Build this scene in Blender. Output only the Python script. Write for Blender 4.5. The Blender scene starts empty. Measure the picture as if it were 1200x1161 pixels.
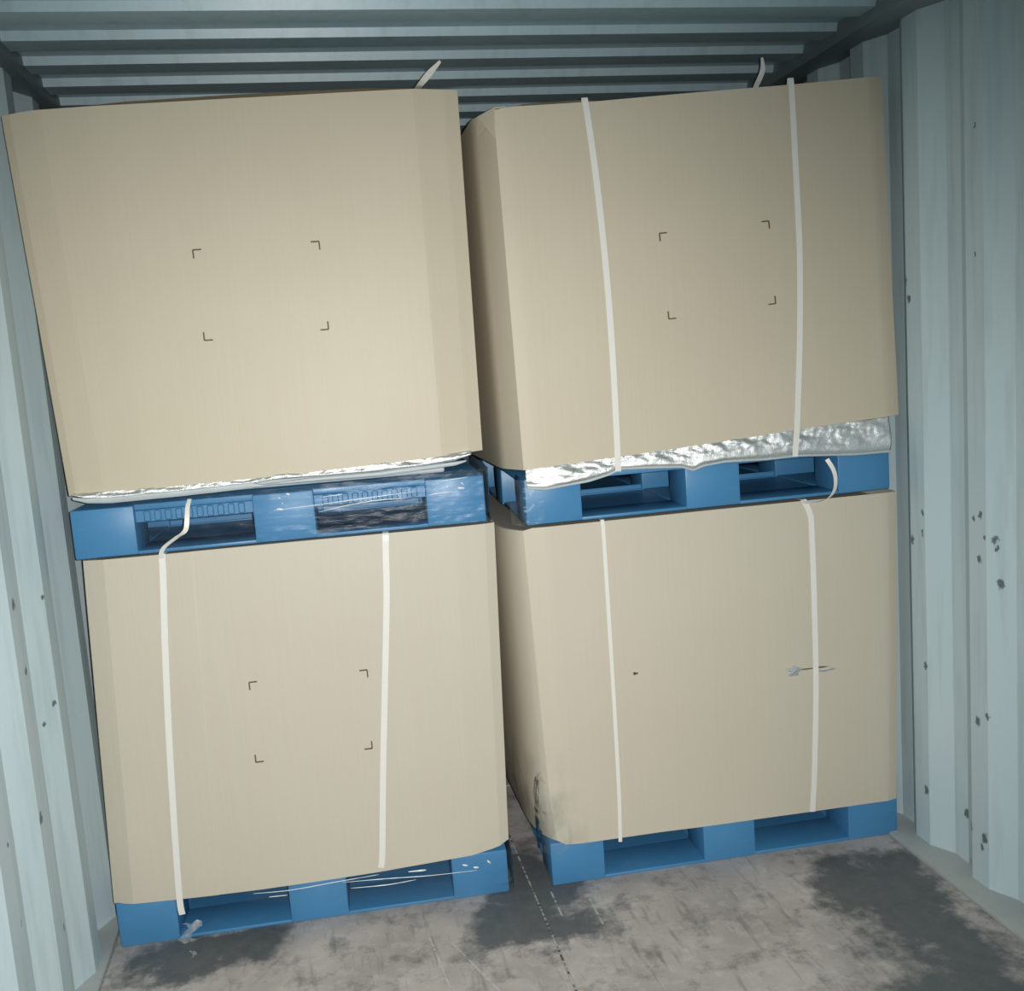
import bpy, bmesh, math, random
from mathutils import Vector, Matrix, noise
random.seed(7)
S = bpy.context.scene
COL = S.collection

# ------------------------------------------------------------------ camera, world, light, exposure
cam_d = bpy.data.cameras.new('camera'); cam = bpy.data.objects.new('camera', cam_d); COL.objects.link(cam)
CR = Vector((0.97801, -0.19578, -0.07188)); CU = Vector((0.09625, 0.11791, 0.98835)); CF = Vector((0.18502, 0.97353, -0.13416))
CP = Vector((0.738, -2.6425, 1.4912))
m3 = Matrix((CR, CU, -CF)).transposed()
cam.matrix_world = Matrix.Translation(CP) @ m3.to_4x4()
cam_d.sensor_fit = 'HORIZONTAL'; cam_d.sensor_width = 36; cam_d.lens = 1177.55 * 36 / 1200
cam_d.clip_start = 0.02
S.camera = cam

w = bpy.data.worlds.new('world'); S.world = w; w.use_nodes = True
w.node_tree.nodes['Background'].inputs[0].default_value = (0.42, 0.74, 0.95, 1)
w.node_tree.nodes['Background'].inputs[1].default_value = 0.16

# the phone's own flash, beside its lens
fl = bpy.data.lights.new('phone_flash', 'SPOT'); flo = bpy.data.objects.new('phone_flash', fl); COL.objects.link(flo)
flo.location = CP + CR * 0.03 + CU * 0.012
aim = Vector((0.90, 0.0, 0.60)) - flo.location
flo.rotation_euler = aim.to_track_quat('-Z', 'Y').to_euler()
fl.energy = 264; fl.color = (1.0, 0.99, 0.955); fl.shadow_soft_size = 0.008
fl.spot_size = math.radians(99); fl.spot_blend = 1.0

vs = S.view_settings
vs.view_transform = 'Standard'; vs.look = 'None'; vs.exposure = 0.0; vs.gamma = 1.0; vs.use_curve_mapping = False

# ------------------------------------------------------------------ helpers
def link(o, parent=None):
    COL.objects.link(o)
    if parent: o.parent = parent
    return o
def meshobj(name, verts, faces, mat, parent=None, smooth=None):
    me = bpy.data.meshes.new(name); me.from_pydata([tuple(v) for v in verts], [], faces)
    me.validate(); me.update()
    if mat: me.materials.append(mat)
    fix(me)
    if smooth is not None:
        me.shade_smooth()
        if smooth < 179: me.set_sharp_from_angle(angle=math.radians(smooth))
    return link(bpy.data.objects.new(name, me), parent)
def fix(me):
    bm = bmesh.new(); bm.from_mesh(me); bmesh.ops.recalc_face_normals(bm, faces=bm.faces); bm.to_mesh(me); bm.free()
def bmobj(name, bm, mat, parent=None, smooth=None):
    me = bpy.data.meshes.new(name); bmesh.ops.recalc_face_normals(bm, faces=bm.faces); bm.to_mesh(me); bm.free()
    me.materials.append(mat)
    if smooth is not None:
        me.shade_smooth()
        if smooth < 179: me.set_sharp_from_angle(angle=math.radians(smooth))
    return link(bpy.data.objects.new(name, me), parent)
def add_box(bm, x0, x1, y0, y1, z0, z1, bev=0.0, seg=2):
    r = bmesh.ops.create_cube(bm, size=1.0)
    for v in r['verts']:
        v.co = Vector((x0 + (v.co.x + .5) * (x1 - x0), y0 + (v.co.y + .5) * (y1 - y0), z0 + (v.co.z + .5) * (z1 - z0)))
    if bev:
        es = {e for v in r['verts'] for e in v.link_edges}
        bmesh.ops.bevel(bm, geom=list(es), offset=bev, segments=seg, affect='EDGES', profile=0.5)
def tag(o, label=None, cat=None, group=None, kind=None):
    if label: o['label'] = label
    if cat: o['category'] = cat
    if group: o['group'] = group
    if kind: o['kind'] = kind
    return o
def empty(name, loc, rz=0, ry=0):
    o = bpy.data.objects.new(name, None); o.location = loc; o.rotation_euler = (0, ry, rz); o.empty_display_size = .1
    return link(o)
def lerp(a, b, t): return a + (b - a) * t
def table(pts):
    def f(x):
        if x <= pts[0][0]: return pts[0][1]
        for (a, va), (b, vb) in zip(pts, pts[1:]):
            if x <= b:
                t = (x - a) / (b - a); return va + (vb - va) * t
        return pts[-1][1]
    return f
def smoothpath(pts, n=6):
    P = [Vector(p) for p in pts]; out = []
    for i in range(len(P) - 1):
        p0 = P[max(i - 1, 0)]; p1 = P[i]; p2 = P[i + 1]; p3 = P[min(i + 2, len(P) - 1)]
        for k in range(n):
            t = k / n
            out.append(0.5 * ((2 * p1) + (p2 - p0) * t + (2 * p0 - 5 * p1 + 4 * p2 - p3) * t * t + (3 * p1 - p0 - 3 * p2 + p3) * t ** 3))
    out.append(P[-1]); return out
def ribbon(name, pts, width, mat, parent=None, wdir=None, thick=0.0012, n=6, taper=None):
    """flat band along a path; its width lies along wdir, or across the path in the x-z plane"""
    Q = smoothpath(pts, n); V = []; F = []
    for i, p in enumerate(Q):
        tn = (Q[min(i + 1, len(Q) - 1)] - Q[max(i - 1, 0)]).normalized()
        wd = wdir(i / (len(Q) - 1)) if callable(wdir) else (wdir or Vector((1, 0, 0)))
        wd = (wd - tn * wd.dot(tn)).normalized(); nn = tn.cross(wd).normalized()
        ww = width * (taper(i / (len(Q) - 1)) if taper else 1) / 2
        for a, b in ((-1, -1), (1, -1), (1, 1), (-1, 1)): V.append(p + wd * a * ww + nn * b * thick / 2)
    for i in range(len(Q) - 1):
        a = i * 4; b = a + 4
        for k in range(4): F.append((a + k, a + (k + 1) % 4, b + (k + 1) % 4, b + k))
    F.append((0, 1, 2, 3)); e = (len(Q) - 1) * 4; F.append((e, e + 1, e + 2, e + 3))
    return meshobj(name, V, F, mat, parent, 50)

# ------------------------------------------------------------------ materials
class NT:
    def __init__(self, name):
        self.m = bpy.data.materials.new(name); self.m.use_nodes = True
        self.t = self.m.node_tree; self.b = self.t.nodes['Principled BSDF']
    def n(self, typ, **kw):
        x = self.t.nodes.new(typ)
        for k, v in kw.items(): setattr(x, k, v)
        return x
    def l(self, a, b): self.t.links.new(a, b)
    def coord(self, scale=(1, 1, 1), kind='Object', loc=(0, 0, 0)):
        c = self.n('ShaderNodeTexCoord'); mp = self.n('ShaderNodeMapping'); mp.inputs['Scale'].default_value = scale; mp.inputs['Location'].default_value = loc
        self.l(c.outputs[kind], mp.inputs[0]); return mp.outputs[0]
    def noise(self, vec, scale, detail=4, rough=.55):
        x = self.n('ShaderNodeTexNoise'); x.inputs['Scale'].default_value = scale; x.inputs['Detail'].default_value = detail; x.inputs['Roughness'].default_value = rough
        self.l(vec, x.inputs['Vector']); return x.outputs['Fac']
    def ramp(self, fac, stops):
        x = self.n('ShaderNodeValToRGB'); e = x.color_ramp.elements
        while len(e) < len(stops): e.new(.5)
        for q, (p, c) in zip(e, stops): q.position = p; q.color = (*c, 1) if len(c) == 3 else c
        self.l(fac, x.inputs[0]); return x.outputs[0]
    def mix(self, fac, a, b, mode='MIX'):
        x = self.n('ShaderNodeMix', data_type='RGBA', blend_type=mode)
        for sock, v in ((x.inputs[0], fac), (x.inputs[6], a), (x.inputs[7], b)):
            if isinstance(v, (int, float)): sock.default_value = v
            elif isinstance(v, tuple): sock.default_value = (*v, 1)
            else: self.l(v, sock)
        return x.outputs[2]
    def math(self, op, a, b=0.0, clamp=False):
        x = self.n('ShaderNodeMath', operation=op, use_clamp=clamp)
        for s, v in zip(x.inputs, (a, b)):
            if isinstance(v, (int, float)): s.default_value = v
            else: self.l(v, s)
        return x.outputs[0]
    def bump(self, h, strength, dist=.01):
        x = self.n('ShaderNodeBump'); x.inputs['Strength'].default_value = strength; x.inputs['Distance'].default_value = dist
        self.l(h, x.inputs['Height']); self.l(x.outputs[0], self.b.inputs['Normal']); return x.outputs[0]
    def base(self, c):
        if isinstance(c, tuple): self.b.inputs['Base Color'].default_value = (*c, 1)
        else: self.l(c, self.b.inputs['Base Color'])
    def set(self, **kw):
        for k, v in kw.items(): self.b.inputs[k.replace('_', ' ')].default_value = v
def grey(v): return (v, v, v)

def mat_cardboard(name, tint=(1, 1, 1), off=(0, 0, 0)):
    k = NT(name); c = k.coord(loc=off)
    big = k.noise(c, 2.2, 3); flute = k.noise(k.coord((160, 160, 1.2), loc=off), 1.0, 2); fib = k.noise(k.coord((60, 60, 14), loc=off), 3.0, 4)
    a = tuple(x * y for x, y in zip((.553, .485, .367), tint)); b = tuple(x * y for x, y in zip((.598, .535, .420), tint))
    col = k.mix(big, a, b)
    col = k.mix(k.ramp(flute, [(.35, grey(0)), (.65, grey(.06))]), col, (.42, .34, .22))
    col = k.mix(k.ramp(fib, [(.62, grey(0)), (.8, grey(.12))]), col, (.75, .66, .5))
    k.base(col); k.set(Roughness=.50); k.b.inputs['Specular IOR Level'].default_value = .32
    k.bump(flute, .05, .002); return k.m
M_CARD = mat_cardboard('cardboard'); M_CARD2 = mat_cardboard('cardboard_flash_pale', (1.0, 1.035, 1.10), (3, 1, 2))  # paler copy for the brighter-lit lower carton: flash wash-out put into the colour
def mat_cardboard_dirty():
    m = mat_cardboard('cardboard_scuffed', (1.0, 1.03, 1.08), (7, 2, 5)); k = NT.__new__(NT); k.m = m; k.t = m.node_tree; k.b = k.t.nodes['Principled BSDF']  # real scuffs, over a tint that carries the same flash wash-out
    src = k.b.inputs['Base Color'].links[0].from_socket
    c = k.n('ShaderNodeTexCoord'); sp = k.n('ShaderNodeSeparateXYZ'); k.l(c.outputs['Object'], sp.inputs[0])
    nz = k.noise(k.coord((1, 1, .6)), 14, 5)
    mk = k.math('MULTIPLY', k.math('SUBTRACT', .12, sp.outputs[0], True), k.math('SUBTRACT', .30, sp.outputs[2], True))
    mk = k.math('MULTIPLY', mk, 55.0, True); mk = k.math('MULTIPLY', mk, k.ramp(nz, [(.42, grey(0)), (.66, grey(.5))]))
    k.base(k.mix(mk, src, (.20, .18, .14))); return m
M_CARDD = mat_cardboard_dirty()
k = NT('cardboard_lid'); k.base(k.mix(k.noise(k.coord(), 9, 4), (.10, .078, .045), (.16, .125, .075))); k.set(Roughness=.8); M_LID = k.m
k = NT('print_brown'); k.base((.12, .085, .04)); k.set(Roughness=.7); M_PRINT = k.m
k = NT('tear_dark'); k.base((.10, .075, .045)); k.set(Roughness=.9); M_TEAR = k.m

def mat_pallet():
    k = NT('pallet_blue'); c = k.coord()
    n1 = k.noise(c, 6, 4); n2 = k.noise(k.coord((1, 1, 8)), 14, 5)
    col = k.mix(n1, (.050, .200, .405), (.070, .250, .460))
    col = k.mix(k.ramp(n2, [(.60, grey(0)), (.78, grey(.22))]), col, (.20, .34, .46))
    k.base(col); k.l(k.ramp(n1, [(.3, grey(.36)), (.7, grey(.5))]), k.b.inputs['Roughness']); k.bump(n2, .06, .003); return k.m
M_PAL = mat_pallet()
k = NT('strap_white'); k.base(k.mix(k.noise(k.coord((1, 1, 40)), 30, 2), (.72, .70, .64), (.84, .83, .78))); k.set(Roughness=.4); M_STRAP = k.m
def mat_foil():
    k = NT('foil_silver'); c = k.coord()
    n1 = k.noise(c, 260, 3, .7); n2 = k.noise(k.coord((1, 1, 2.2)), 34, 4)
    h = k.math('ADD', k.math('MULTIPLY', n1, 1.5), n2)
    k.base(k.mix(n2, (.72, .74, .74), (.90, .91, .90))); k.set(Metallic=1.0, Roughness=.44); k.bump(h, .26, .008); return k.m
M_FOIL = mat_foil()
k = NT('foam_white'); k.base(k.mix(k.noise(k.coord(), 30, 3), (.42, .47, .48), (.52, .57, .58))); k.set(Roughness=.45); M_FOAM = k.m
def mat_film(name, haze, sc=(1, 1, 1), bs=.25):
    k = NT(name); out = k.t.nodes['Material Output']; k.t.nodes.remove(k.b)
    c = k.coord(sc); n1 = k.noise(c, 22, 5, .6); n2 = k.noise(c, 120, 2)
    bp = k.n('ShaderNodeBump'); bp.inputs['Strength'].default_value = bs; bp.inputs['Distance'].default_value = .008
    k.l(k.math('ADD', n1, k.math('MULTIPLY', n2, .12)), bp.inputs['Height'])
    tr = k.n('ShaderNodeBsdfTransparent'); tr.inputs[0].default_value = (.97, .98, .98, 1)
    gl = k.n('ShaderNodeBsdfGlossy'); gl.inputs['Roughness'].default_value = .26; gl.inputs[0].default_value = (1, 1, 1, 1)
    df = k.n('ShaderNodeBsdfDiffuse'); df.inputs[0].default_value = (.75, .82, .85, 1)
    for q in (gl, df): k.l(bp.outputs[0], q.inputs['Normal'])
    lw = k.n('ShaderNodeFresnel'); lw.inputs[0].default_value = 1.2; k.l(bp.outputs[0], lw.inputs['Normal'])
    m1 = k.n('ShaderNodeMixShader'); k.l(k.math('MULTIPLY', k.ramp(n1, [(.45, grey(.25)), (.75, grey(1))]), haze), m1.inputs[0])
    k.l(tr.outputs[0], m1.inputs[1]); k.l(df.outputs[0], m1.inputs[2])
    m2 = k.n('ShaderNodeMixShader'); k.l(lw.outputs[0], m2.inputs[0]); k.l(m1.outputs[0], m2.inputs[1]); k.l(gl.outputs[0], m2.inputs[2])
    k.l(m2.outputs[0], out.inputs[0]); return k.m
M_FILM = mat_film('stretch_film', .022, (.6, 1, 3.2)); M_FILM2 = mat_film('stretch_film_cloudy', .09, (2, 1, 1.2)); M_SCRAP = mat_film('film_scrap', .8)
k = NT('film_glint_white'); k.base(k.mix(k.noise(k.coord(), 40, 2), (.62, .70, .74), (.85, .88, .90))); k.set(Roughness=.18); M_GLINT = k.m  # near-white colour stands in for the flash's glints on the film

def mat_paint(name, a, b, spots=(), rough=.5):
    k = NT(name); c = k.coord()
    n1 = k.noise(k.coord((1, 1, .35)), 5, 5); st = k.noise(k.coord((9, 9, .8)), 3, 4); low = k.noise(k.coord((1, 1, .7)), 1.4, 2)
    col = k.mix(n1, a, b)
    col = k.mix(k.ramp(st, [(.5, grey(0)), (.75, grey(.28))]), col, (.22, .30, .31))
    if spots:
        # chips and scuffs in the paint: (y, z, radius)
        c1 = k.n('ShaderNodeTexCoord'); sp = k.n('ShaderNodeSeparateXYZ'); k.l(c1.outputs['Object'], sp.inputs[0])
        wy = k.math('MULTIPLY', k.math('SUBTRACT', k.noise(c, 70, 3, .6), .5), .022); wz = k.math('MULTIPLY', k.math('SUBTRACT', k.noise(k.coord(loc=(5, 3, 9)), 55, 3, .6), .5), .030)
        cb = k.n('ShaderNodeCombineXYZ'); k.l(k.math('ADD', sp.outputs[1], wy), cb.inputs[1]); k.l(k.math('MULTIPLY', k.math('ADD', sp.outputs[2], wz), .7), cb.inputs[2])
        dm = None
        for (y, z, r) in spots:
            d = k.n('ShaderNodeVectorMath', operation='DISTANCE'); k.l(cb.outputs[0], d.inputs[0]); d.inputs[1].default_value = (0, y, z * .7)
            q = k.math('DIVIDE', d.outputs['Value'], r); dm = q if dm is None else k.math('MINIMUM', dm, q)
        col = k.mix(k.ramp(dm, [(.55, grey(.85)), (.95, grey(0))]), col, (.06, .085, .09))
    k.base(col); k.set(Roughness=rough); k.b.inputs['Specular IOR Level'].default_value = .35 if rough > .4 else .6
    k.bump(k.noise(c, 60, 3), .08, .003); return k.m
WC = ((.47, .590, .635), (.56, .675, .710))
M_WALL = mat_paint('paint_grey_blue', *WC)
M_WALLR = mat_paint('paint_grey_blue_chipped', *WC, [(-0.369, 1.002, 0.0069), (-0.396, 1.013, 0.0092), (-0.412, 0.958, 0.0069), (-0.438, 0.955, 0.0092), (-0.441, 0.934, 0.0069), (-0.391, 0.899, 0.0115), (-0.45, 0.844, 0.0115), (-0.378, 0.461, 0.0115), (-0.416, 0.486, 0.0092), (-0.151, 0.546, 0.0092), (-0.145, 0.17, 0.0138), (-0.275, 0.153, 0.0138), (-0.341, 0.151, 0.0115), (-0.401, 0.145, 0.0138), (-0.39, 0.116, 0.0092), (-0.391, 1.969, 0.0057), (-0.386, 1.666, 0.0057), (-0.086, 1.624, 0.0115), (-0.101, 1.577, 0.0092), (-0.147, 0.988, 0.0069), (-0.146, 0.927, 0.0069), (-0.084, 0.805, 0.0092), (-0.096, 0.902, 0.0115), (-0.325, 0.04, 0.0092)])
M_WALLL = mat_paint('paint_grey_blue_scuffed', *WC, [(-0.304, 1.038, 0.0138), (-0.219, 0.992, 0.0069), (-0.282, 0.878, 0.0092), (-0.074, 0.733, 0.0069), (-0.111, 0.695, 0.0069), (-0.322, 0.546, 0.0138), (-0.268, 0.253, 0.0092), (-0.556, 0.598, 0.0069), (-0.54, 0.419, 0.0092), (-0.065, 1.0, 0.0069)])
M_CEIL = mat_paint('paint_ceiling', (.40, .545, .600), (.49, .64, .695), (), .36)
M_RAIL = mat_paint('paint_rail', (.16, .21, .225), (.24, .29, .30))
M_SILL = mat_paint('paint_sill_dusty', (.33, .37, .37), (.47, .50, .49))

def mat_floor():
    k = NT('floor_plywood'); c0 = k.n('ShaderNodeTexCoord'); P = c0.outputs['Object']
    sp = k.n('ShaderNodeSeparateXYZ'); k.l(P, sp.inputs[0]); X, Y = sp.outputs[0], sp.outputs[1]
    g1 = k.noise(P, 4.5, 6, .6); g2 = k.noise(P, 26, 5, .65); g3 = k.noise(k.coord((6, .8, 1)), 8, 4)
    col = k.mix(k.ramp(g1, [(.3, grey(0)), (.7, grey(1))]), (.33, .305, .292), (.53, .49, .468))
    col = k.mix(k.ramp(g2, [(.5, grey(0)), (.72, grey(.45))]), col, (.62, .60, .58))
    col = k.mix(k.ramp(g3, [(.56, grey(0)), (.72, grey(.5))]), col, (.12, .12, .12))
    col = k.mix(k.ramp(k.noise(k.coord(loc=(2, 5, 3)), 11, 5, .7), [(.52, grey(0)), (.70, grey(.75))]), col, (.12, .125, .125))
    nx = k.math('MULTIPLY', k.math('SUBTRACT', k.noise(P, 5, 5, .65), .5), .55); ny = k.math('MULTIPLY', k.math('SUBTRACT', k.noise(k.coord(loc=(4, 8, 1)), 6, 5, .65), .5), .5)
    Xw = k.math('ADD', X, nx); Yw = k.math('ADD', Y, ny)
    def patch(cx, cy, rx, ry):
        a = k.math('DIVIDE', k.math('SUBTRACT', Xw, cx), rx); b = k.math('DIVIDE', k.math('SUBTRACT', Yw, cy), ry)
        d = k.math('ADD', k.math('MULTIPLY', a, a), k.math('MULTIPLY', b, b))
        return k.ramp(k.math('MULTIPLY', d, .6), [(.30, grey(1)), (.78, grey(0))])
    pm = None
    for q in ((2.12, -.28, .19, .20), (2.15, -.52, .17, .24), (2.08, -.85, .18, .3), (1.20, -.19, .21, .13), (1.22, .05, .15, .25), (.33, -.03, .22, .13), (1.5, -.9, .3, .12)):
        r = patch(*q); pm = r if pm is None else k.math('MAXIMUM', pm, r)
    dark = k.mix(g2, (.055, .068, .075), (.125, .140, .148))
    col = k.mix(k.math('MULTIPLY', pm, .93), col, dark)
    # pale scratches running along the container
    def scr(x0, y0, y1, slope=0.0):
        d = k.math('ABSOLUTE', k.math('SUBTRACT', k.math('ADD', X, k.math('MULTIPLY', k.math('SUBTRACT', Y, y0), slope)), x0))
        a = k.math('LESS_THAN', d, .0028); b = k.math('MULTIPLY', k.math('GREATER_THAN', Y, y0), k.math('LESS_THAN', Y, y1))
        return k.math('MULTIPLY', k.math('MULTIPLY', a, b), k.ramp(k.noise(k.coord((3, 26, 1)), 2, 3), [(.40, grey(0)), (.55, grey(.7))]))
    sm = None
    for q in ((1.355, -.24, -.08), (1.045, -.45, -.2, .35), (1.262, -.2, -.02), (.93, -.42, -.16, .1)):
        r = scr(*q); sm = r if sm is None else k.math('MAXIMUM', sm, r)
    col = k.mix(sm, col, (.55, .55, .53))
    k.base(col); k.l(k.ramp(g1, [(.3, grey(.45)), (.7, grey(.75))]), k.b.inputs['Roughness']); k.bump(g2, .25, .006); return k.m
M_FLOOR = mat_floor()
k = NT('seam_dust'); k.base(k.mix(k.ramp(k.noise(k.coord((3, 18, 1)), 4, 3), [(.4, grey(0)), (.6, grey(1))]), (.07, .08, .085), (.46, .46, .44))); k.set(Roughness=.8); M_SEAM = k.m

# ------------------------------------------------------------------ the container
Y0, Y1 = -3.4, 3.2; XL, XR = 0.05, 2.370; ZC = 2.346
def corrugated(name, prof, ext, mat):
    """prof: list of (along, depth); ext(along, depth, end) -> point, ends 0/1"""
    V = []; F = []
    for a, d in prof: V += [ext(a, d, 0), ext(a, d, 1)]
    for i in range(len(prof) - 1): F.append((2 * i, 2 * i + 1, 2 * i + 3, 2 * i + 2))
    o = meshobj(name, V, F, mat); md = o.modifiers.new('thickness', 'SOLIDIFY'); md.thickness = .002; md.offset = 0
    return tag(o, kind='structure')
def trapezoid(a0, a1, start, flat, slope, gap, depth):
    """ridge (depth 0) .. recess (depth); going towards the doors (decreasing y) from `start`"""
    per = flat + 2 * slope + gap; pts = []
    s = start + per * math.ceil((a1 - start) / per)
    while s > a0:
        pts += [(s, 0), (s - flat, 0), (s - flat - slope, depth), (s - flat - slope - gap, depth)]; s -= per
    return [(min(max(a, a0), a1), d) for a, d in pts]
corrugated('wall_right', trapezoid(Y0, Y1, -.090, .068, .066, .060, .036), lambda a, d, e: (XR + d, a, -.02 + e * 2.42), M_WALLR)
corrugated('wall_left', trapezoid(Y0, Y1, .010, .070, .068, .070, .036), lambda a, d, e: (XL - d, a, -.02 + e * 2.42), M_WALLL)
corrugated('ceiling', trapezoid(Y0, Y1, -.008, .080, .008, .105, .021), lambda a, d, e: (XL - .06 + e * (XR - XL + .12), a, ZC + d), M_CEIL)
def rail(name, x0, x1, z0, z1, mat, bev=.006):
    bm = bmesh.new(); add_box(bm, x0, x1, Y0, Y1, z0, z1, bev); return tag(bmobj(name, bm, mat, None, 40), kind='structure')
rail('trim_1', XL - .05, XL + .030, 2.312, 2.40, M_RAIL, .012); rail('trim_2', XR - .075, XR + .05, 2.312, 2.40, M_RAIL, .012)
rail('trim_3', XL - .06, XL + .022, -.05, .010, M_SILL, .004); rail('trim_4', XR - .064, XR + .06, -.05, .010, M_SILL, .004)
prof = trapezoid(XL - .04, XR + .04, .1, .07, .068, .07, .036)
o = corrugated('wall_back', prof, lambda a, d, e: (a, Y1 + d, -.02 + e * 2.42), M_WALL)
# floor: steel-grey bed with plywood sheets laid on it, joint in the middle
bm = bmesh.new(); add_box(bm, XL - .05, XR + .05, Y0, Y1, -.08, -.0035); fo = tag(bmobj('floor', bm, M_SEAM), kind='structure')
for (x0, x1) in ((XL + .024, 1.2125), (1.2185, XR - .066)):
    for (y0, y1) in ((-3.4, -1.62), (-1.616, .70), (.704, 3.2)):
        bm = bmesh.new(); add_box(bm, x0, x1, y0, y1, -.03, 0, .0015, 1); bmobj('plywood_sheet', bm, M_FLOOR, fo)

# ------------------------------------------------------------------ stacks: a frame each (s along the front, d into the load, z up)
STK = {'L': (Vector((.0925, .0388, 0)), -.0505), 'R': (Vector((1.2725, -.0264, 0)), -.0346)}
def base(kk, s, d, z):
    o, a = STK[kk]; return o + Vector((math.cos(a), math.sin(a), 0)) * s + Vector((-math.sin(a), math.cos(a), 0)) * d + Vector((0, 0, z))

# ---- plastic pallets
PW, PD, PH = 1.062, 1.00, .128
BLK = ((0, .158), (.452, .612), (.902, PW)); BLD = ((0, .15), (.43, .57), (.85, PD))
def make_pallet():
    r = empty('plastic_pallet', (0, 0, 0))
    bm = bmesh.new(); add_box(bm, .003, PW - .003, .021, PD, PH - .016, PH, .003); bmobj('deck', bm, M_PAL, r, 40)
    sk = None
    for (x0, x1) in BLK:
        for (y0, y1) in BLD:
            bm = bmesh.new(); add_box(bm, x0 + .001, x1 - .001, y0 + .001, y1 - .001, .0006, PH - (.0004 if y0 == 0 else .0162), .005, 2); bmobj('block', bm, M_PAL, r, 40)
    bm = bmesh.new(); add_box(bm, .01, PW - .01, .012, PD - .012, .0025, .0065); bmobj('bottom_deck', bm, M_PAL, r)
    for (y0, y1) in BLD:      # bottom boards along the front, middle and back
        for (x0, x1) in ((BLK[0][1], BLK[1][0]), (BLK[1][1], BLK[2][0])):
            bm = bmesh.new(); add_box(bm, x0 - .004, x1 + .004, y0 + .004, y1 - .006, 0, .010, .003); bmobj('bottom_board', bm, M_PAL, r, 40)
    for (x0, x1) in BLK:
        for (y0, y1) in ((BLD[0][1], BLD[1][0]), (BLD[1][1], BLD[2][0])):
            bm = bmesh.new(); add_box(bm, x0 + .006, x1 - .006, y0 - .004, y1 + .004, 0, .010, .003); bmobj('bottom_board', bm, M_PAL, r, 40)
    for (x0, x1) in ((BLK[0][1], BLK[1][0]), (BLK[1][1], BLK[2][0])):      # low web between the middle blocks
        bm = bmesh.new(); add_box(bm, x0 - .002, x1 + .002, .44, .452, .006, .024, .002, 1); bmobj('cross_web', bm, M_PAL, r)
    # deck skirt behind the front edge with its row of ribs
    for (x0, x1) in ((BLK[0][1], BLK[1][0]), (BLK[1][1], BLK[2][0])):
        bm = bmesh.new(); add_box(bm, x0 - .003, x1 + .003, .020, .032, PH - .048, PH - .0162, .002, 1); bmobj('deck_skirt', bm, M_PAL, r, 40)
    me = None
    for (x0, x1) in ((BLK[0][1], BLK[1][0]), (BLK[1][1], BLK[2][0])):
        n = 10; pit = (x1 - x0 - .03) / n
        for i in range(n):
            if me is None:
                bm = bmesh.new(); add_box(bm, -.0085, .0085, -.007, .0005, -.028, 0, .003, 1); rb = bmobj('rib', bm, M_PAL, r, 40); me = rb.data
            else: rb = link(bpy.data.objects.new('rib', me), r)
            rb.location = (x0 + .015 + pit * (i + .5), .020, PH - .018)
    return r
def copy_tree(o, parent=None):
    c = o.copy(); link(c, parent)
    for ch in list(o.children): copy_tree(ch, c)
    return c
P0 = make_pallet(); PG = 'plastic pallets under the cartons'
PAL = [('L', -.002, .012, 0, 0, 'film-wrapped blue plastic pallet on the floor under the lower marked carton'),
       ('R', .000, .012, 0, 0, 'blue plastic pallet on the floor under the lower torn carton'),
       ('L', .013, .012, 1.0628, .000, 'blue plastic pallet with ribbed openings behind shiny film, between two stacked cartons'),
       ('R', -.001, .012, 1.0410, -.004, 'blue plastic pallet half covered by crumpled silver foil, between two stacked cartons')]
PALO = []
for i, (kk, s, d, z, ry, lab) in enumerate(PAL):
    p = P0 if i == 0 else copy_tree(P0)
    p.location = base(kk, s, d, z); p.rotation_euler = (0, ry, STK[kk][1]); tag(p, lab, 'pallet', PG)
    PALO.append(p)

for p in (PALO[0], PALO[1], PALO[3]):        # nothing of the rib rows shows here
    for ch in list(p.children):
        if ch.name.startswith(('rib', 'deck_skirt')): bpy.data.objects.remove(ch)

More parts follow.
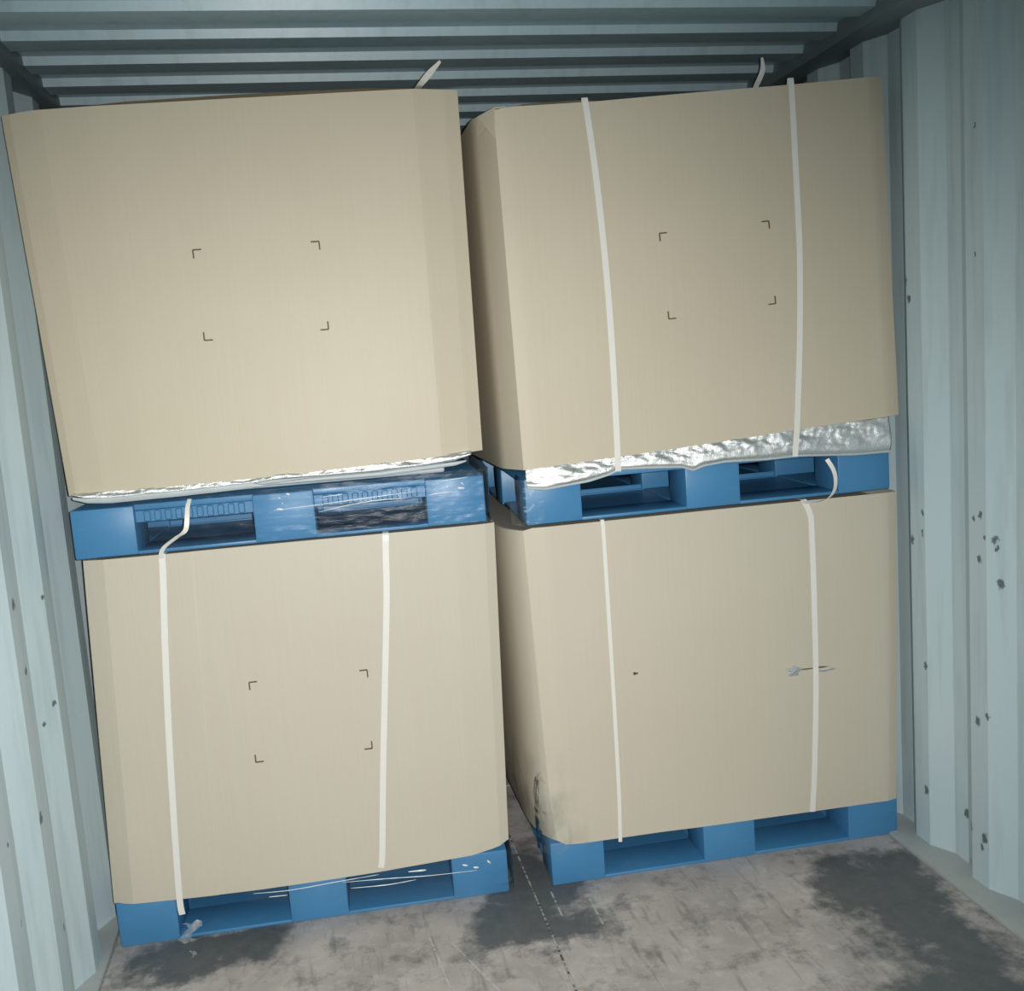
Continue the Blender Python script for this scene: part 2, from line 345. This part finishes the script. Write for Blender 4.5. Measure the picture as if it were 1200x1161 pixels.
# ---- cartons
class Carton:
    def __init__(s, kk, sl, sr, bottom, top, facets, left, right, depth, bulge=.006, mat=M_CARD, seed=0, floor=0):
        s.floor = floor
        s.kk = kk; s.sl = table(sl); s.sr = table(sr); s.bot = table(bottom); s.top = table(top); s.fac = table(facets)
        s.left = left; s.right = right; s.depth = depth; s.bulge = bulge; s.mat = mat; s.seed = seed
        s.z0 = min(b for _, b in bottom); s.us = sorted({round(i / 44, 4) for i in range(45)} | {u for u, _ in facets})
        s.us = [u for u in s.us if 0 <= u <= 1]
    def front(s, u, t):
        z = lerp(s.bot(u), s.top(u), t); x = lerp(s.sl(t), s.sr(t), u)
        b = s.bulge * math.sin(math.pi * min(max(u, 0), 1)) * math.sin(math.pi * t)
        nz = .0016 * noise.noise(Vector((u * 5, t * 5, s.seed)))
        return Vector((x, s.fac(u) - b + nz, z))
    def at(s, x, z):      # front-surface depth at (s, z)
        t = .5; u = .5
        for _ in range(12):
            t = (z - s.bot(u)) / (s.top(u) - s.bot(u)); a, b = s.sl(t), s.sr(t); u = (x - a) / (b - a)
        uu = min(max(u, 0), 1); tt = min(max(t, 0), 1); return s.front(uu, tt).y
    def ring(s, t):
        pts = []; a = s.front(0, t); b = s.front(1, t)
        D = s.depth
        # left side from the back, left corner, front, right corner, right side
        for i in range(8): pts.append(Vector((a.x + s.left[0][0], lerp(D - .04, s.left[0][1], i / 8), a.z)))
        for ds, d in s.left: pts.append(Vector((a.x + ds, a.y + d, a.z)))
        for u in s.us: pts.append(s.front(u, t))
        for ds, d in s.right: pts.append(Vector((b.x + ds, b.y + d, b.z)))
        for i in range(1, 9): pts.append(Vector((b.x + s.right[-1][0], lerp(s.right[-1][1], D - .04, i / 8), b.z)))
        pts.append(Vector((b.x + s.right[-1][0] - .03, D, b.z))); pts.append(Vector((a.x + s.left[0][0] + .03, D, a.z)))
        sk = math.tan(STK[s.kk][1])          # the load stands skewed: its sides run along the container
        for p in pts: p.x += sk * max(p.y - .03, 0)
        return pts
    def build(s, name):
        r = empty(name, base(s.kk, 0, 0, s.z0), STK[s.kk][1]); s.root = r
        M = 30; V = []; F = []; off = Vector((0, 0, -s.z0))
        for j in range(M + 1): V += [p + off for p in s.ring(j / M)]
        n = len(V) // (M + 1)
        for j in range(M):
            for i in range(n): F.append((j * n + i, j * n + (i + 1) % n, (j + 1) * n + (i + 1) % n, (j + 1) * n + i))
        # rim with board thickness, then the sunken closed top
        c = sum((V[M * n + i] for i in range(n)), Vector()) / n
        for q, (ins, dz) in enumerate(((.007, 0), (.008, -.022))):
            for i in range(n):
                v = V[M * n + i]; d = Vector((c.x - v.x, c.y - v.y, 0)).normalized(); V.append(v + d * ins * 1.3 + Vector((0, 0, dz)))
        for q in range(2):
            a0 = (M + q) * n
            for i in range(n): F.append((a0 + i, a0 + (i + 1) % n, a0 + n + (i + 1) % n, a0 + n + i))
        F.append(tuple(range((M + 2) * n, (M + 3) * n)))
        # hollow underside: the sleeve hangs a little over the pallet's edge
        o0 = len(V)
        for q, (ins, dz) in enumerate(((.007, 0), (.0075, None))):
            for i in range(n):
                v = V[i]; d = Vector((c.x - v.x, c.y - v.y, 0)).normalized(); p = v + d * ins
                if dz is None: p.z = max(v.z + .004, s.floor - s.z0)
                V.append(p)
        for i in range(n): F.append((i, (i + 1) % n, o0 + (i + 1) % n, o0 + i)); F.append((o0 + i, o0 + (i + 1) % n, o0 + n + (i + 1) % n, o0 + n + i))
        F.append(tuple(range(o0 + n, o0 + 2 * n)))
        s.body = meshobj('sleeve', V, F, s.mat, r, 4 if s.kk == 'L' else 16)
        return r
    def lid(s, hts, d0=.02, s0=.03, s1=.03, name='lid'):
        """sunken lid whose front edge rises in a gentle arc above the rim"""
        f = table(hts); V = []; F = []; n = 40
        for i in range(n + 1):
            u = i / n; p = s.front(u, 1); x = lerp(s.sl(1) + s0, s.sr(1) - s1, u); z = s.top(u) - s.z0
            h = f(u)
            xb = x + math.tan(STK[s.kk][1]) * s.depth; V += [(x, p.y + d0, z - .021), (x, p.y + d0, z + h), (xb, s.depth - .06, z + h), (xb, s.depth - .06, z - .021)]
        for i in range(n):
            for q in range(4): F.append((4 * i + q, 4 * i + (q + 1) % 4, 4 * i + 4 + (q + 1) % 4, 4 * i + 4 + q))
        F += [(0, 1, 2, 3), (4 * n, 4 * n + 1, 4 * n + 2, 4 * n + 3)]
        return meshobj(name, V, F, M_LID, s.root, 30)
    def mark(s, x, z, hx, hz, tilt=0):
        """printed corner mark: two short bars meeting at (x, z)"""
        L, T = .0205, .0034; bm = bmesh.new(); y = s.at(x, z)
        add_box(bm, min(0, hx * L), max(0, hx * L), -.0005, .0012, -T / 2, T / 2)
        add_box(bm, -T / 2, T / 2, -.0005, .0012, min(0, hz * L), max(0, hz * L))
        o = bmobj('corner_mark', bm, M_PRINT, s.root); o.location = (x, y - .0012, z - s.z0); o.rotation_euler = (0, tilt, 0)
        return o
    def marks(s, tl, tr, bl, br, tilt=0):
        s.mark(*tl, 1, -1, tilt); s.mark(*tr, -1, -1, tilt); s.mark(*bl, 1, 1, tilt); s.mark(*br, -1, 1, tilt)

rnd = [(-.010, .06), (-.0085, .035), (-.005, .015), (-.0018, .004)]
rndr = [(.0010, .004), (.0025, .015), (.0035, .035), (.004, .06)]
CG = 'cardboard cartons stacked on blue pallets'
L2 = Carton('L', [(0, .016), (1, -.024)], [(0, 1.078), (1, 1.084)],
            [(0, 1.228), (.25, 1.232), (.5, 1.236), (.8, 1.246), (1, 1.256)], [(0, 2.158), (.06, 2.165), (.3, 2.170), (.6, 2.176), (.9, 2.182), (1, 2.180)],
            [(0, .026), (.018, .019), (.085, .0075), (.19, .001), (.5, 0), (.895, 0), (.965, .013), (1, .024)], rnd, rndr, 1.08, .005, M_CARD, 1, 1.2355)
L2.build('cardboard_carton'); L2.lid([(0, -.012), (.08, .003), (.25, .012), (.5, .014), (.8, .012), (.95, .004), (1, -.01)])
L2.marks((.391, 1.816), (.701, 1.820), (.395, 1.593), (.704, 1.600), -.012)
tag(L2.root, 'upper tan cardboard carton without straps across its front, four printed corner marks, on film-wrapped pallet', 'carton', CG)
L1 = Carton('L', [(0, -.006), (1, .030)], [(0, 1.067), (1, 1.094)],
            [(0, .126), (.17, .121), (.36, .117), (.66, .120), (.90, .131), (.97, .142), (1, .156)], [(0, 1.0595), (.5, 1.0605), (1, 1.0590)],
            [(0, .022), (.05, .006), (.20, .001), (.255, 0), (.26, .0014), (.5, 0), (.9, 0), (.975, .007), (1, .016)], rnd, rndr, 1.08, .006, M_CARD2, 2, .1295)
L1.build('cardboard_carton'); L1.marks((.411, .699), (.720, .697), (.406, .479), (.714, .478), 0)
tag(L1.root, 'lower tan cardboard carton with two white straps and four printed corner marks', 'carton', CG)
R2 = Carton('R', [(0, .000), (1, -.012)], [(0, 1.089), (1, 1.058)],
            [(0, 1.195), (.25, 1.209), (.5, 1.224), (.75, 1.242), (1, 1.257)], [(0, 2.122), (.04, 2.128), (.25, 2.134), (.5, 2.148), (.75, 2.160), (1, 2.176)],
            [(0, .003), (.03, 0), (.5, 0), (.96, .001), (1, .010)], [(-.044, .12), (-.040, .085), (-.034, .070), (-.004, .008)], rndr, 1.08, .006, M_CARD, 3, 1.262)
R2.build('cardboard_carton'); R2.lid([(0, .002), (.05, .010), (.22, .011), (.27, -.004), (1, -.012)])
R2.marks((.407, 1.792), (.714, 1.809), (.421, 1.567), (.725, 1.589), -.05)
tag(R2.root, 'upper tan cardboard carton with two white straps and a crumpled top corner, over silver foil', 'carton', CG)
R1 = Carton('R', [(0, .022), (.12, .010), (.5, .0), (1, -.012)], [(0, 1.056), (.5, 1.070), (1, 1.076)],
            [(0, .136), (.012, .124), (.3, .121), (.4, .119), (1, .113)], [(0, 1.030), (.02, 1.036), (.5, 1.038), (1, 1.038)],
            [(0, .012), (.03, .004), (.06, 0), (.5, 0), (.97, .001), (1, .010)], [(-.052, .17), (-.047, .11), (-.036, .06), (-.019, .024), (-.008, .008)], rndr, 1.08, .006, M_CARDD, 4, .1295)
R1.build('cardboard_carton')
tag(R1.root, 'lower tan cardboard carton with two white straps, small tears and no printed marks', 'carton', CG)

# R2: the folded-over top corner
def patch(name, root, pts, faces, mat, th=.004, z0=0):
    o = meshobj(name, [(x, y, z - z0) for x, y, z in pts], faces, mat, root); md = o.modifiers.new('thickness', 'SOLIDIFY'); md.thickness = th; md.offset = 0
    return o
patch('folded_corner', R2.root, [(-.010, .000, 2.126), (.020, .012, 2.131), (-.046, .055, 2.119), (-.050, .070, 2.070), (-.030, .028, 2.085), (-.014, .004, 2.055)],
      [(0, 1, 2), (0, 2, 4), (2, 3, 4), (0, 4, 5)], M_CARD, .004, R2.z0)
# R1: tears
def blob(name, root, C, cx, cz, rx, rz, mat, proud=.001, n=14, jag=.35, seed=1):
    rg = random.Random(seed); V = [(cx, C.at(cx, cz) - proud - .0006, cz - C.z0)]; F = []
    for i in range(n):
        a = 2 * math.pi * i / n; q = 1 + rg.uniform(-jag, jag); x = cx + rx * q * math.cos(a); z = cz + rz * q * math.sin(a)
        V.append((x, C.at(x, z) - proud * .5, z - C.z0))
    for i in range(n): F.append((0, 1 + i, 1 + (i + 1) % n))
    return meshobj(name, V, F, mat, root)
blob('tear', R1.root, R1, .273, .600, .0065, .0045, M_TEAR, seed=2)
blob('tear', R1.root, R1, .800, .551, .048, .0022, M_TEAR, .0007, 20, .5, 3)
tag(blob('torn_foil', R1.root, R1, .741, .549, .021, .0115, M_FOIL, .001, 12, .45, 5), 'silver foil showing through the tear')
tag(blob('torn_foil', R1.root, R1, .834, .541, .028, .0045, M_FOIL, .001, 12, .5, 6), 'silver foil showing through the tear')

# ------------------------------------------------------------------ straps
SW = .0165; SG = 'white plastic packing straps'
def strap(kk, C, path, label, tail=None, topd=.34, wid=1.0):
    r = empty('packing_strap', base(kk, path[-1][0], 0, path[-1][1]), STK[kk][1]); bx, bz = path[-1][:2]
    zt = C.top((path[0][0] - C.sl(1)) / (C.sr(1) - C.sl(1)))
    P = [(path[0][0] - bx + .01, topd, zt + .0015 - bz), (path[0][0] - bx + .004, .06, zt + .0015 - bz), (path[0][0] - bx, .012, zt + .0015 - bz)]
    for (x, z, *dd) in path: P.append((x - bx, dd[0] if dd else C.at(x, z) - .0016, z - bz))
    ribbon('band', P, SW * wid, M_STRAP, r, Vector((1, 0, 0)))
    if tail: ribbon('loose_tail', [(x - bx, d, z - bz) for x, d, z in tail], SW * .72, M_STRAP, r, lambda t: Vector((1, .5 * math.sin(t * 4), .25)), .0012, 8)
    return tag(r, label, 'strap', SG)
strap('R', R2, [(.228, 2.130), (.243, 1.961), (.255, 1.742), (.260, 1.519), (.260, 1.290), (.259, 1.215), (.258, 1.195, -.006), (.257, 1.170, -.006)], 'white strap down the upper foil-lined carton, on the side of the gap between stacks')
strap('R', R2, [(.793, 2.160), (.797, 1.938), (.799, 1.712), (.791, 1.482), (.777, 1.248), (.776, 1.236), (.770, 1.21, -.007), (.766, 1.166, -.006)], 'white strap down the upper foil-lined carton, on the side of the steel wall')
strap('L', L1, [(.229, 1.054), (.226, 1.0), (.210, .812), (.193, .583), (.179, .348), (.168, .131), (.170, .078)], 'white strap on lower marked carton, its loose end curling up over the pallet above',
      [(.229, -.003, 1.050), (.230, -.012, 1.064), (.242, -.018, 1.082), (.272, -.016, 1.102), (.296, -.014, 1.118), (.303, -.010, 1.145), (.307, -.005, 1.175), (.313, .004, 1.196)])
strap('L', L1, [(.801, 1.053), (.797, 1.0), (.789, .887), (.764, .654), (.738, .416), (.715, .18), (.707, .133)], 'straight white strap on lower marked carton, nearer the gap between the stacks')
strap('R', R1, [(.206, 1.036), (.207, .98), (.207, .775), (.207, .530), (.206, .279), (.202, .13), (.201, .112)], 'thin white strap on the lower torn carton, nearer the gap between the stacks', wid=.65)
strap('R', R1, [(.790, 1.038), (.806, 1.0), (.809, .96), (.809, .757), (.806, .505), (.794, .248), (.786, .14), (.784, .116)], 'white strap over the foil tear, its loose end looping up over the pallet',
      [(.783, -.006, 1.036), (.815, -.020, 1.034), (.850, -.022, 1.042), (.872, -.020, 1.062), (.879, -.016, 1.092), (.876, -.010, 1.120), (.862, -.002, 1.150)])
def tip(kk, C, P, label):
    r = empty('packing_strap', base(kk, P[0][0], P[0][1], P[0][2]), STK[kk][1]); o = Vector(P[0])
    ribbon('band', [Vector(p) - o for p in P], SW, M_STRAP, r, Vector((1, .35, -.1)), .0012, 8, lambda t: 1 if t < .8 else 1 - (t - .8) * 3)
    return tag(r, label, 'strap', SG)
zt2 = 2.1955
tip('L', L2, [(.955, .42, zt2), (.972, .20, zt2), (.985, .06, zt2 + .001), (.996, .030, 2.204), (1.018, .026, 2.226), (1.046, .022, 2.252)], 'white strap end sticking up from the top of the unstrapped upper carton')
tip('R', R2, [(.66, .42, 2.146), (.69, .2, 2.149), (.705, .06, 2.153), (.712, .034, 2.172), (.726, .026, 2.206), (.722, .018, 2.236)], 'white strap end sticking up from the top of the crumpled-corner upper carton')

# ------------------------------------------------------------------ foil liners squeezed out under the upper cartons
def sheet(name, s0, s1, topf, botf, out, nx, ny, mat, parent, z0, amp=.006, seed=0, th=.0012, inner=.05, back=.0, dfront=None):
    V = []; F = []
    for i in range(nx + 1):
        s = lerp(s0, s1, i / nx); zt, zb = topf(s), botf(s)
        for j in range(ny + 1):
            t = j / ny
            if t < .15: q = t / .15; d = lerp(inner, .006, q); z = zt + .004 * (1 - q)
            else:
                q = (t - .15) / .85; z = lerp(zt, zb, q); d = .004 - out(s) * (q / .82 if q < .82 else 1 - ((q - .82) / .18) ** 2 * .6)
                nz = noise.noise(Vector((s * 26 + z * 30, z * 60, seed))) + .6 * noise.noise(Vector((s * 70 - z * 40, z * 120, seed + 5)))
                d += amp * 2.6 * noise.noise(Vector((s * 9 + z * 14, z * 8, seed + 2))) * math.sin(math.pi * q)
                d += amp * nz * math.sin(math.pi * min(q + .12, 1) ** .8); z += amp * .5 * noise.noise(Vector((s * 45, q * 3, seed + 9))) * q * (1 - q) * 3
            V.append((s, d, z - z0))
    w_ = ny + 1
    for i in range(nx):
        for j in range(ny): a = i * w_ + j; F.append((a, a + 1, a + w_ + 1, a + w_))
    o = meshobj(name, V, F, mat, parent, 180); md = o.modifiers.new('thickness', 'SOLIDIFY'); md.thickness = th; md.offset = 0
    return o
zb = 1.172
rf = empty('foil_liner', base('R', 0, 0, zb), STK['R'][1])
tR = table([(-.05, 1.196), (.0, 1.199), (.262, 1.213), (.493, 1.229), (.767, 1.247), (1.09, 1.259)])
bR = table([(-.02, 1.147), (.056, 1.136), (.175, 1.147), (.235, 1.160), (.265, 1.172), (.368, 1.167), (.44, 1.162), (.47, 1.150), (.50, 1.160), (.564, 1.166), (.688, 1.162), (.777, 1.164), (.943, 1.153), (1.072, 1.152)])
sheet('foil_skirt', .004, 1.055, tR, lambda s: bR(s) + .005, table([(0, .010), (.15, .012), (.235, .007), (.26, .003), (.285, .005), (.4, .010), (.6, .012), (.74, .007), (.77, .004), (.80, .006), (.9, .011), (1.06, .010)]), 260, 22, M_FOIL, rf, zb, .0042, 3)
def lip(name, s0, s1, zf, h, d, mat, parent, z0, n=120, seed=0):
    V = []; F = []
    for i in range(n + 1):
        s = lerp(s0, s1, i / n); z = zf(s) - z0; dd = d + .003 * noise.noise(Vector((s * 14, seed, 0)))
        hh = h(s) if callable(h) else h
        for q in range(8):
            an = 2 * math.pi * q / 8; V.append((s, dd + .0045 * math.cos(an), z + hh / 2 + hh / 2 * math.sin(an)))
    for i in range(n):
        for q in range(8): F.append((8 * i + q, 8 * i + (q + 1) % 8, 8 * i + 8 + (q + 1) % 8, 8 * i + 8 + q))
    F += [tuple(range(8)), tuple(range(8 * n, 8 * n + 8))]
    return meshobj(name, V, F, mat, parent, 60)
lip('white_edge', .004, 1.055, bR, .007, .000, M_FOAM, rf, zb, 120, 2)
bm = bmesh.new(); add_box(bm, .03, 1.0, .055, 1.0, 1.1765 - zb, 1.255 - zb, .01); bmobj('base_sheet', bm, M_FOIL, rf)
tag(rf, 'wide crumpled silver foil liner hanging out below the carton with the crumpled corner', 'liner', 'silver foil liners under the upper cartons')
zb = 1.1945
lf = empty('foil_liner', base('L', 0, 0, zb), STK['L'][1])
tL = table([(.0, 1.232), (.25, 1.236), (.5, 1.240), (.8, 1.250), (1.07, 1.259)])
bL = table([(.02, 1.222), (.06, 1.208), (.12, 1.203), (.3, 1.205), (.48, 1.210), (.52, 1.214), (.8, 1.212), (1.0, 1.222), (1.05, 1.236)])
sheet('foil_skirt', .03, 1.045, tL, lambda s: bL(s) + .014, lambda s: .006, 260, 14, M_FOIL, lf, zb, .004, 8)
lip('white_edge', .03, 1.03, bL, table([(.03, .008), (.1, .021), (.3, .021), (.47, .017), (.50, .005), (.54, .006), (.62, .011), (.85, .013), (1.0, .012), (1.03, .005)]), .004, M_FOAM, lf, zb, 120, 5)
bm = bmesh.new(); add_box(bm, .06, .98, .12, .96, .0005, .038, .006); bmobj('base_sheet', bm, M_FOAM, lf)
tag(lf, 'narrow silver foil liner with a white padded edge under the unstrapped upper carton', 'liner', 'silver foil liners under the upper cartons')

# ------------------------------------------------------------------ stretch film
def film(name, kk, path, zlo, zhi, mat, label, amp=.005, seed=0, nz=26, nx=160, group='clear stretch film round the pallets'):
    """sheet following a plan path [(s, d)...] between two height profiles"""
    Q = smoothpath([(a, b, 0) for a, b in path], 30); L = [0]
    for a, b in zip(Q, Q[1:]): L.append(L[-1] + (b - a).length)
    V = []; F = []; fl_, fh = table(zlo), table(zhi); z0 = min(z for _, z in zlo)
    for i, q in enumerate(Q):
        t = L[i] / L[-1]; a = Q[max(i - 1, 0)]; b = Q[min(i + 1, len(Q) - 1)]; tn = (b - a).normalized(); nn = Vector((tn.y, -tn.x, 0))
        for j in range(nz + 1):
            z = lerp(fl_(t), fh(t), j / nz)
            h = amp * (noise.noise(Vector((L[i] * 5 , z * 60, seed))) + .5 * noise.noise(Vector((L[i] * 30, z * 90, seed + 3))))
            p = q + nn * (abs(h) * .8 + .0005); V.append((p.x, p.y, z - z0))
    w_ = nz + 1
    for i in range(len(Q) - 1):
        for j in range(nz): a = i * w_ + j; F.append((a, a + 1, a + w_ + 1, a + w_))
    o = meshobj(name, V, F, mat, None, 180); o.location = base(kk, 0, 0, z0); o.rotation_euler = (0, 0, STK[kk][1])
    return tag(o, label, 'stretch film', group)
film('stretch_film', 'L', [(.16, .004), (.45, .003), (.8, .003), (1.04, .003), (1.079, .010), (1.084, .05), (1.084, .5)], [(0, 1.066), (1, 1.066)], [(0, 1.200), (.4, 1.205), (.75, 1.214), (1, 1.21)], M_FILM,
     'clear shiny stretch film across the pallet beneath the unstrapped upper carton', .006, 2)
film('stretch_film', 'L', [(.34, .004), (.6, .002), (.85, .002), (1.02, .003), (1.066, .012), (1.071, .05), (1.071, .4)], [(0, .085), (.3, .04), (.5, .010), (1, .008)], [(0, .1255), (1, .127)], M_FILM,
     'clear stretch film across the floor pallet beneath the lower marked carton', .006, 6)
film('stretch_film', 'R', [(.05, .004), (.03, .004), (-.006, .008), (-.022, .02), (-.040, .04)], [(0, 1.06), (.15, 1.045), (.35, 1.04), (1, 1.045)], [(0, 1.145), (.25, 1.165), (1, 1.17)], M_FILM2,
     'cloudy stretch film round the pallet corner below the crumpled silver foil', .012, 11)
film('stretch_film', 'R', [(.06, -.002), (.03, -.001), (.006, .010), (-.016, .034), (-.030, .06)], [(0, .125), (.2, .105), (.5, .09), (1, .1)], [(0, .20), (.3, .26), (.7, .34), (1, .3)], M_FILM2,
     'cloudy stretch film clinging to the bottom corner of the lower torn carton', .006, 15)
def painted_glint(parent, pts, rad=.0013):
    """raised fold or dab on the film, its flash glint painted in opaque white"""
    Q = smoothpath([(x, -.0055, z) for x, z in pts], 6); V = []; F = []; z0 = parent.location.z
    for i, p in enumerate(Q):
        rr = rad * (.35 + .65 * math.sin(math.pi * (i + .3) / (len(Q) - .4))) * (1 + .5 * noise.noise(p * 60))
        for q in range(6): V.append((p.x, p.y + rr * math.cos(q * math.pi / 3), p.z - z0 + rr * math.sin(q * math.pi / 3)))
    for i in range(len(Q) - 1):
        for q in range(6): F.append((6 * i + q, 6 * i + (q + 1) % 6, 6 * i + 6 + (q + 1) % 6, 6 * i + 6 + q))
    F += [tuple(range(6)), tuple(range(6 * len(Q) - 6, 6 * len(Q)))]
    return meshobj('painted_glint', V, F, M_GLINT, parent, 180)
fA, fB = [o for o in COL.objects if o.name.startswith('stretch_film')][:2]
for c in ([(.52, 1.148), (.62, 1.152), (.76, 1.159), (.885, 1.164)], [(.635, 1.133), (.70, 1.143), (.78, 1.150), (.87, 1.149)], [(.64, 1.172), (.70, 1.174)], [(.925, 1.152), (.96, 1.155), (1.0, 1.154)], [(.955, 1.186), (1.03, 1.190)], [(.835, 1.185), (.838, 1.168), (.848, 1.152), (.850, 1.142)]): painted_glint(fA, c)
for c in ([(.556, 1.189), (.566, 1.186)], [(.535, 1.181), (.541, 1.178)], [(.543, 1.168), (.546, 1.162)], [(.528, 1.151), (.546, 1.149)], [(1.01, 1.178), (1.018, 1.172)], [(1.0, 1.164), (1.02, 1.162)], [(.97, 1.172), (.976, 1.166)]): painted_glint(fA, c, .0034)  # short white dabs, painted glint clusters
for c in ([(.36, .112), (.46, .107), (.58, .112), (.70, .116)], [(.60, .108), (.72, .101), (.84, .092), (.97, .088)], [(.62, .088), (.72, .083), (.80, .086)], [(.40, .096), (.45, .094)]): painted_glint(fB, c)
for c in ([(.93, .110), (.945, .106)], [(1.0, .112), (1.01, .104)], [(.96, .098), (.975, .096)], [(.78, .112), (.83, .110)]): painted_glint(fB, c, .003)
def scrap(loc, size, seed, label):
    rg = random.Random(seed); V = []; F = []; n = 7
    for i in range(n + 1):
        for j in range(4):
            V.append((size * (.25 * math.sin(i * .9 + seed) + (j - 1.5) * .18 + rg.uniform(-.08, .08)), size * rg.uniform(-.1, .1) + size * .1 * (j % 2), size * 1.0 * i / n * (.9 + .1 * rg.random()) + .0008))
    for i in range(n):
        for j in range(3): a = i * 4 + j; F.append((a, a + 1, a + 5, a + 4))
    o = meshobj('film_scrap', V, F, M_SCRAP, None, 180); o.location = loc; return tag(o, label, 'film scrap', 'film scraps on the floor')
scrap(base('L', .185, -.012, 0), .062, 3, 'twisted scrap of clear film hanging below the curled strap')
scrap(base('L', .205, -.085, 0), .020, 5, 'tiny scrap of clear film lying on the floor before the wrapped pallet')
